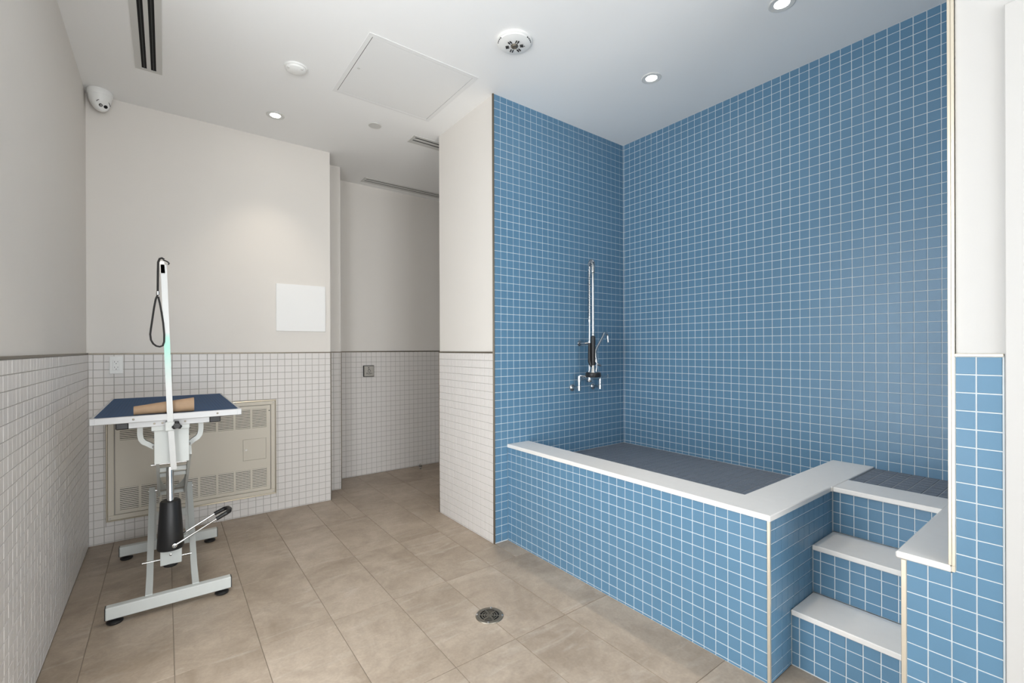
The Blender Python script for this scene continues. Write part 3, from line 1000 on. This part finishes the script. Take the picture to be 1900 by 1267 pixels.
cen = Vector(((RXX + .003 + HX) / 2, (RY + HY) / 2, 1.815))
hd = Vector((HX - RXX - .003, HY - RY, 0)) / 2
for a in range(12, 181, 12):
    r = math.radians(a)
    arch.append(cen - hd * math.cos(r) + EZ * .072 * math.sin(r))
hose = arch + [Vector((HX, HY, z)) for z in (1.79, 1.70, 1.60, 1.50, 1.42, 1.355)]
MB().tube(hose, [.0075] * len(arch) + [.0105] * 6, 12).build('hose', 'steel', tp)
# spring around the riser part of the hose
m = MB()
L = [0]
for a, b in zip(arch, arch[1:]): L.append(L[-1] + (b - a).length)
pts = []
turns = 44
NS = turns * 12
for k in range(NS + 1):
    s = L[-1] * .985 * k / NS
    i = max(j for j in range(len(L)) if L[j] <= s + 1e-9)
    i = min(i, len(arch) - 2)
    f = (s - L[i]) / (L[i + 1] - L[i])
    p = arch[i].lerp(arch[i + 1], f)
    tg = (arch[i + 1] - arch[i]).normalized()
    sd = EZ.cross(hd.normalized()).normalized()
    nn = tg.cross(sd).normalized()
    th = 2 * math.pi * turns * k / NS
    pts.append(p + (sd * math.cos(th) + nn * math.sin(th)) * .0165)
m.tube(pts, .0019, 5)
m.build('spring', 'chrome', tp)
MB().lathe([(.012, -.03), (.016, -.026), (.016, .01), (.013, .016), (.0085, .03)], (HX, HY, 1.826), (0, 0, 1), 20, True, True).build('top_coupling', 'steel', tp)
MB().lathe([(.010, 0), (.013, .004), (.013, .018), (.009, .026)], (HX, HY, 1.348), (0, 0, 1), 18, True, True).build('hose_nut', 'steel', tp)
m = MB().lathe([(.014, 0), (.0165, .01), (.0155, .08), (.017, .17), (.015, .205)], (HX, HY, 1.142), (0, 0, 1), 18, True, True)
m.tube([(HX - .02, HY + .016, 1.30), (HX - .021, HY + .016, 1.21), (HX - .024, HY + .012, 1.17), (HX - .015, HY + .004, 1.135)], [.010, .011, .012, .012], 12)
m.build('spray_grip', 'black', tp)
m = MB().lathe([(.030, .0), (.022, .03), (.013, .055), (.012, .075)], (HX, HY, 1.085), (0, 0, 1), 20, True, True)
m.build('spray_head', 'steel', tp)
m = MB().tube([(HX + .006, HY - .018, 1.205), (HX + .008, HY - .028, 1.17), (HX + .006, HY - .028, 1.12), (HX + .004, HY - .022, 1.09)], [.006, .0045, .0045, .005], 10)
m.build('trigger', 'chrome', tp)
MB().lathe([(.038, -.012), (.051, -.014), (.055, -.006), (.055, .014), (.048, .02), (.030, .016)], (HX, HY, 1.072), (0, 0, 1), 28, True, True).build('rubber_bumper', 'black', tp)
# wall bracket
MB().lathe([(.024, 0), (.024, -.004), (.014, -.010), (.010, -.012)], (2.470, YA, 1.30), (0, 1, 0), 22).build('bracket_flange', 'chrome', tp)
m = MB().tube([(2.470, YA - .01, 1.30), (2.474, RY + .02, 1.30), (RXX, RY, 1.30)], .0085, 12).lathe([(.0145, -.012), (.0145, .012)], (RXX + .001, RY, 1.30), (0, 0, 1), 18, True, True)
m.build('bracket', 'chrome', tp)
# add-on spout
SY = 2.33
m = MB().tube([(RXX, RY, 1.185), (2.527, SY, 1.185)], .014, 14).lathe([(.018, -.028), (.018, .03), (.012, .045)], (2.530, SY, 1.195), (0, 0, 1), 18, True, True)
m.build('spout_valve', 'chrome', tp)
m = MB().tube([(2.532, SY, 1.17), (2.545, SY - .012, 1.145), (2.570, SY - .02, 1.135)], [.009, .012, .009], 12)
m.build('spout_lever', 'chrome', tp)
sp = [(2.530, SY, 1.235), (2.545, SY, 1.262), (2.615, SY, 1.352)]
for a in range(125, -30, -20):
    r = math.radians(a)
    sp.append((2.640 + .027 * math.cos(r), SY, 1.352 + .026 * math.sin(r)))
sp.append((2.672, SY, 1.308))
MB().tube(sp, .0105, 12).build('spout', 'chrome', tp)

# ------------------------------------------------------------------ grooming table
gt = thing('grooming_table', 'grey hydraulic dog grooming table with navy rubber top and upright post', 'table', (.022, 3.2, 0))
TX0, TX1, TY0, TY1, TZ = -.2735, .3185, 2.780, 3.870, .950
XC = .0225
MB().box(TX0 + .010, TX1 - .010, TY0 + .010, TY1 - .010, TZ - .012, TZ - .0005).build('rubber_mat', 'rubber', gt)
MB().box(TX0 + .012, TX1 - .012, TY0 + .012, TY1 - .012, TZ - .026, TZ - .0125).build('tabletop', 'grey', gt)
m = MB()
e = .012
m.box(TX0 + e, TX1 - e, TY0, TY0 + e, TZ - .030, TZ + .001, .002).box(TX0 + e, TX1 - e, TY1 - e, TY1, TZ - .030, TZ + .001, .002)
m.box(TX0, TX0 + e, TY0 + .001, TY1 - .001, TZ - .030, TZ + .001, .002).box(TX1 - e, TX1, TY0 + .001, TY1 - .001, TZ - .030, TZ + .001, .002)
er = m.build('edge_rail', 'alu', gt)
for x in (-.120, .212):
    MB().lathe([(0, -.002), (.004, -.0015), (.005, 0)], (x, TY0, TZ - .014), (0, 1, 0), 12).build('screw', 'drain', er)
for (x0, x1) in ((TX0 - .001, TX0 + .022), (TX1 - .022, TX1 + .001)):
    MB().box(x0, x1, TY0 - .001, TY0 + .022, TZ - .031, TZ + .0015, .003).build('corner_cap', 'alu', er)
# cross bars beneath the top
for yy in (2.822, 3.72):
    MB().box(-.140, .180, yy - .014, yy + .014, .890, .9195, .002).build('cross_bar', 'alu', gt)
    for (a, b) in ((-.186, -.1395), (.1795, .2275)):
        MB().box(a, b, yy - .016, yy + .016, .888, .9195, .004).build('end_cap', 'black', gt)
for x in (-.10, .145):
    MB().box(x - .014, x + .014, 2.84, 3.71, .893, .9190, .002).build('long_bar', 'grey', gt)
# yoke behind the post
PX0, PX1 = -.0445, .0945
m = MB()
m.box(PX0, PX1, 2.826, 2.832, .703, .905, .002).box(PX0, PX0 + .005, 2.832, 2.95, .72, .892).box(PX1 - .005, PX1, 2.832, 2.95, .72, .892)
m.build('yoke', 'grey', gt)
for (y, z) in ((2.87, .858), (2.87, .782), (2.93, .82)):
    for s, x in ((-1, PX0), (1, PX1)):
        MB().lathe([(0, .008), (.004, .007), (.0055, .003), (.006, 0)], (x, y, z), (s, 0, 0), 12).build('bolt', 'steel', gt)
# curved braces
for s, xa, xb in ((-1, -.100, PX0), (1, .147, PX1)):
    arc = [(xa, 2.90, .893), (xa, 2.90, .845), (xa - s * .004, 2.90, .822), (xa - s * .014, 2.90, .806), (xa - s * .030, 2.90, .796), (xb, 2.90, .776)]
    MB().bar(arc, .024, .022, (0, 1, 0)).build('brace', 'grey', gt)
# clamp and post
MB().box(-.0555, .0965, 2.812, 2.8255, .868, .9195, .002).build('clamp_plate', 'grey', gt)
for x in (-.043, -.012, .078):
    bo_ = MB().lathe([(0, -.002), (.0095, -.002), (.0110, -.001), (.0110, 0)], (x, 2.812, .905), (0, 1, 0), 18).build('washer', 'white_plastic', gt)
    MB().lathe([(0, -.0055), (.0045, -.005), (.0055, -.0018)], (x, 2.812, .905), (0, 1, 0), 12).build('bolt', 'drain', bo_)
MB().box(-.0025, .0375, 2.770, 2.812, .868, .912, .003).build('post_socket', 'grey', gt)
post = MB().bar([(-.0055, 2.787, 1.672), (.0187, 2.787, .90), (.0315, 2.787, .678)], .024, .022, (1, 0, 0)).build('post', 'pole', gt)
MB().bar([(-.0125, 2.784, 1.688), (-.0085, 2.784, 1.630)], .018, .016, (1, 0, 0)).build('post_tip', 'brushed', post)
MB().tube([(-.012, 2.787, 1.686), (-.002, 2.783, 1.693), (.010, 2.779, 1.687), (.016, 2.777, 1.680), (.012, 2.777, 1.673)], .0032, 8).build('hook', 'black', post)
kc = Vector((.044, 2.765, .893))
m = MB().lathe([(0, -.014), (.012, -.014), (.014, -.008), (.014, .008)], kc, (0, 1, 0), 20)
for a in (90, 215, 325):
    d = Vector((math.cos(math.radians(a)), 0, math.sin(math.radians(a))))
    m.tube([kc + d * .006, kc + d * .016, kc + d * .021], [.009, .010, .007], 12)
m.tube([kc, kc + Vector((0, .04, 0))], .005, 8)
m.build('star_knob', 'black', gt)
# lifting arm: from the yoke down and back to the rear pivot
A, B = Vector((0, 2.885, .735)), Vector((0, 3.545, .403))
ad_ = (B - A).normalized()
an = ad_.cross(EX).normalized()
if an.z < 0: an = -an


def arm_pt(x, s, h=0): return Vector((x, 0, 0)) + A + ad_ * s + an * h


LA = (B - A).length
arm = MB()
for x in (-.034, .099):
    arm.bar([arm_pt(x, -.04), arm_pt(x, .82)], .012, .046, (1, 0, 0))
arm.build('lift_arm', 'grey', gt)
for s, h in ((.25, .024), (.36, .022), (.52, .012), (.80, .020)):
    p = arm_pt(0, s, -.008 if s != .52 else .03)
    MB().box(-.027, .092, p.y - .006, p.y + .006, p.z - h / 2, p.z + h / 2, .002).build('arm_crosspiece', 'grey', gt)
# web plate with its rounded cut-out
half = [(-.027, .80), (.092, .80), (.092, .42)]
for k in range(0, 13):
    a = math.pi * k / 12
    half.append((.0325 + .056 * math.cos(a), .425 + .26 * math.sin(a)))
half.append((-.027, .42))
MB().prism(half, A + an * -.004, EX, ad_, an, .004).build('web_plate', 'grey', gt)
# lower frame
for x in (-.0665, .1195):
    MB().bar([(x, 2.816, .070), (x, 3.000, .092), (x, 3.560, .412)], .028, .030, (1, 0, 0)).build('side_leg', 'grey', gt)
    MB().bar([(x * .9 + .1 * XC, 3.545, .40), (x * .9 + .1 * XC, 3.612, .078)], .022, .026, (1, 0, 0)).build('rear_leg', 'grey', gt)
MB().box(-.055, .11, 3.566, 3.590, .215, .262, .002).build('rear_crosspiece', 'grey', gt)
MB().tube([(-.084, 3.545, .403), (.137, 3.545, .403)], .007, 12).build('pivot_rod', 'steel', gt)
MB().tube([(-.062, 3.04, .660), (.105, 3.04, .660)], .005, 12).build('pivot_rod', 'steel', gt)
for yb_ in (2.786, 3.596):
    fb = MB().box(-.2225, .2700, yb_, yb_ + .040, .024, .080, .003).build('foot_bar', 'grey', gt)
    for x in (-.2255, .2700):
        MB().box(x, x + .003, yb_ + .001, yb_ + .039, .0245, .0795, .001).build('end_plate', 'black', fb)
    for x in (-.190, .2300):
        MB().lathe([(.028, 0), (.031, .004), (.031, .010), (.022, .014), (.010, .016), (.010, .026)], (x, yb_ + .020, .0005), (0, 0, 1), 24, True, True).build('levelling_pad', 'black', fb)
# hydraulic pump
PC = Vector((.0195, 3.055, 0))
MB().lathe([(.058, .205), (.060, .215), (.0455, .452), (.042, .458), (.016, .459)], PC, (0, 0, 1), 36, True, True).build('pump_cover', 'black', gt)
MB().tube([PC + EZ * .45, PC + Vector((-.002, .035, .628))], .0165, 18).build('pump_rod', 'steel', gt)
MB().box(PC.x - .044, PC.x + .048, 3.022, 3.10, .128, .208, .003).build('pump_bracket', 'grey', gt)
MB().lathe([(0, -.004), (.006, -.003), (.007, 0)], (PC.x, 3.022, .180), (0, 1, 0), 14).build('bolt', 'steel', gt)
MB().lathe([(.030, .112), (.034, .118), (.034, .130)], PC, (0, 0, 1), 20, True, True).build('pump_foot', 'black', gt)
MB().tube([(-.100, 3.07, .147), (.112, 3.07, .147)], .0050, 12).build('axle', 'steel', gt)
pts = [Vector((.036, 2.992, .234)), Vector((.2205, 2.992, .331)), Vector((.268, 2.997, .352)), Vector((.283, 3.012, .356)), Vector((.288, 3.04, .358)), Vector((.283, 3.075, .356)), Vector((.268, 3.09, .352)), Vector((.2205, 3.095, .331)), Vector((.036, 3.095, .234))]
ped = MB().tube([pts[0], pts[1], pts[2]], .0055, 10).tube([pts[6], pts[7], pts[8]], .0055, 10).build('pump_pedal', 'steel', gt)
MB().tube([pts[1].lerp(pts[2], -.0)] + pts[2:7] + [pts[7]], [.0105, .0115, .012, .012, .012, .0115, .0105], 12).build('pedal_grip', 'black', ped)
MB().lathe([(.0055, -.006), (.011, -.005), (.011, .005), (.0055, .006)], (.036, 2.990, .234), (0, 1, 0), 18).build('pedal_eye', 'steel', ped)

# loop hanging on the post
lp = thing('grooming_loop', 'black nylon loop hanging from the tip of the upright post', 'leash', (-.02, 2.79, 1.68))
yl = 2.772
cord = [(-.003, yl, 1.6955), (-.012, yl, 1.7015), (-.020, yl, 1.698), (-.0262, yl, 1.68), (-.0272, yl, 1.63), (-.0278, yl, 1.575), (-.0280, yl, 1.54)]
MB().tube(cord, .0047, 10).build('strap', 'cord', lp)
MB().lathe([(.0058, -.009), (.0066, -.008), (.0066, .008), (.0058, .009)], (-.0280, yl, 1.532), (0, 0, 1), 14, True, True).build('clasp', 'steel', lp)
lo = [(-.0285, yl, 1.524), (-.036, yl, 1.502), (-.0425, yl, 1.46), (-.0485, yl, 1.41), (-.0545, yl, 1.36), (-.0570, yl, 1.335), (-.0545, yl, 1.308), (-.046, yl, 1.290), (-.034, yl, 1.279), (-.021, yl, 1.276), (-.010, yl, 1.281), (-.0045, yl, 1.30), (-.0040, yl, 1.335), (-.008, yl, 1.39), (-.014, yl, 1.44), (-.0205, yl, 1.485), (-.0265, yl, 1.515)]
MB().tube(lo, .0042, 10).build('loop', 'cord', lp)

# brown paper roll on the table
m = MB()
N = 28
rings_o, rings_i = [], []
for k in range(9):
    s = k / 8
    x = -.121 + .236 * s
    ry, rz = .015 + .008 * s, .0205 + .0145 * s
    yc = 2.822 + .003 * s
    zz = TZ + .0012 + rz
    for lst, f in ((rings_o, 1.0), (rings_i, .88)):
        r = []
        for j in range(N):
            a = 2 * math.pi * j / N
            w_ = 1 + .02 * math.sin(5 * a + 3 * s) + .015 * math.sin(9 * s + 2 * a)
            r.append(Vector((x, yc + ry * f * w_ * math.cos(a), max(TZ + .0012 + (1 - f) * .02, zz + rz * f * w_ * math.sin(a)))))
        lst.append(r)
m.rings(rings_o + rings_i[::-1], False, False, True)
ro = m.build('paper_roll', 'kraft')
ro['label'], ro['category'] = 'brown paper roll, flattened and tapering, lying on the navy table top', 'paper'
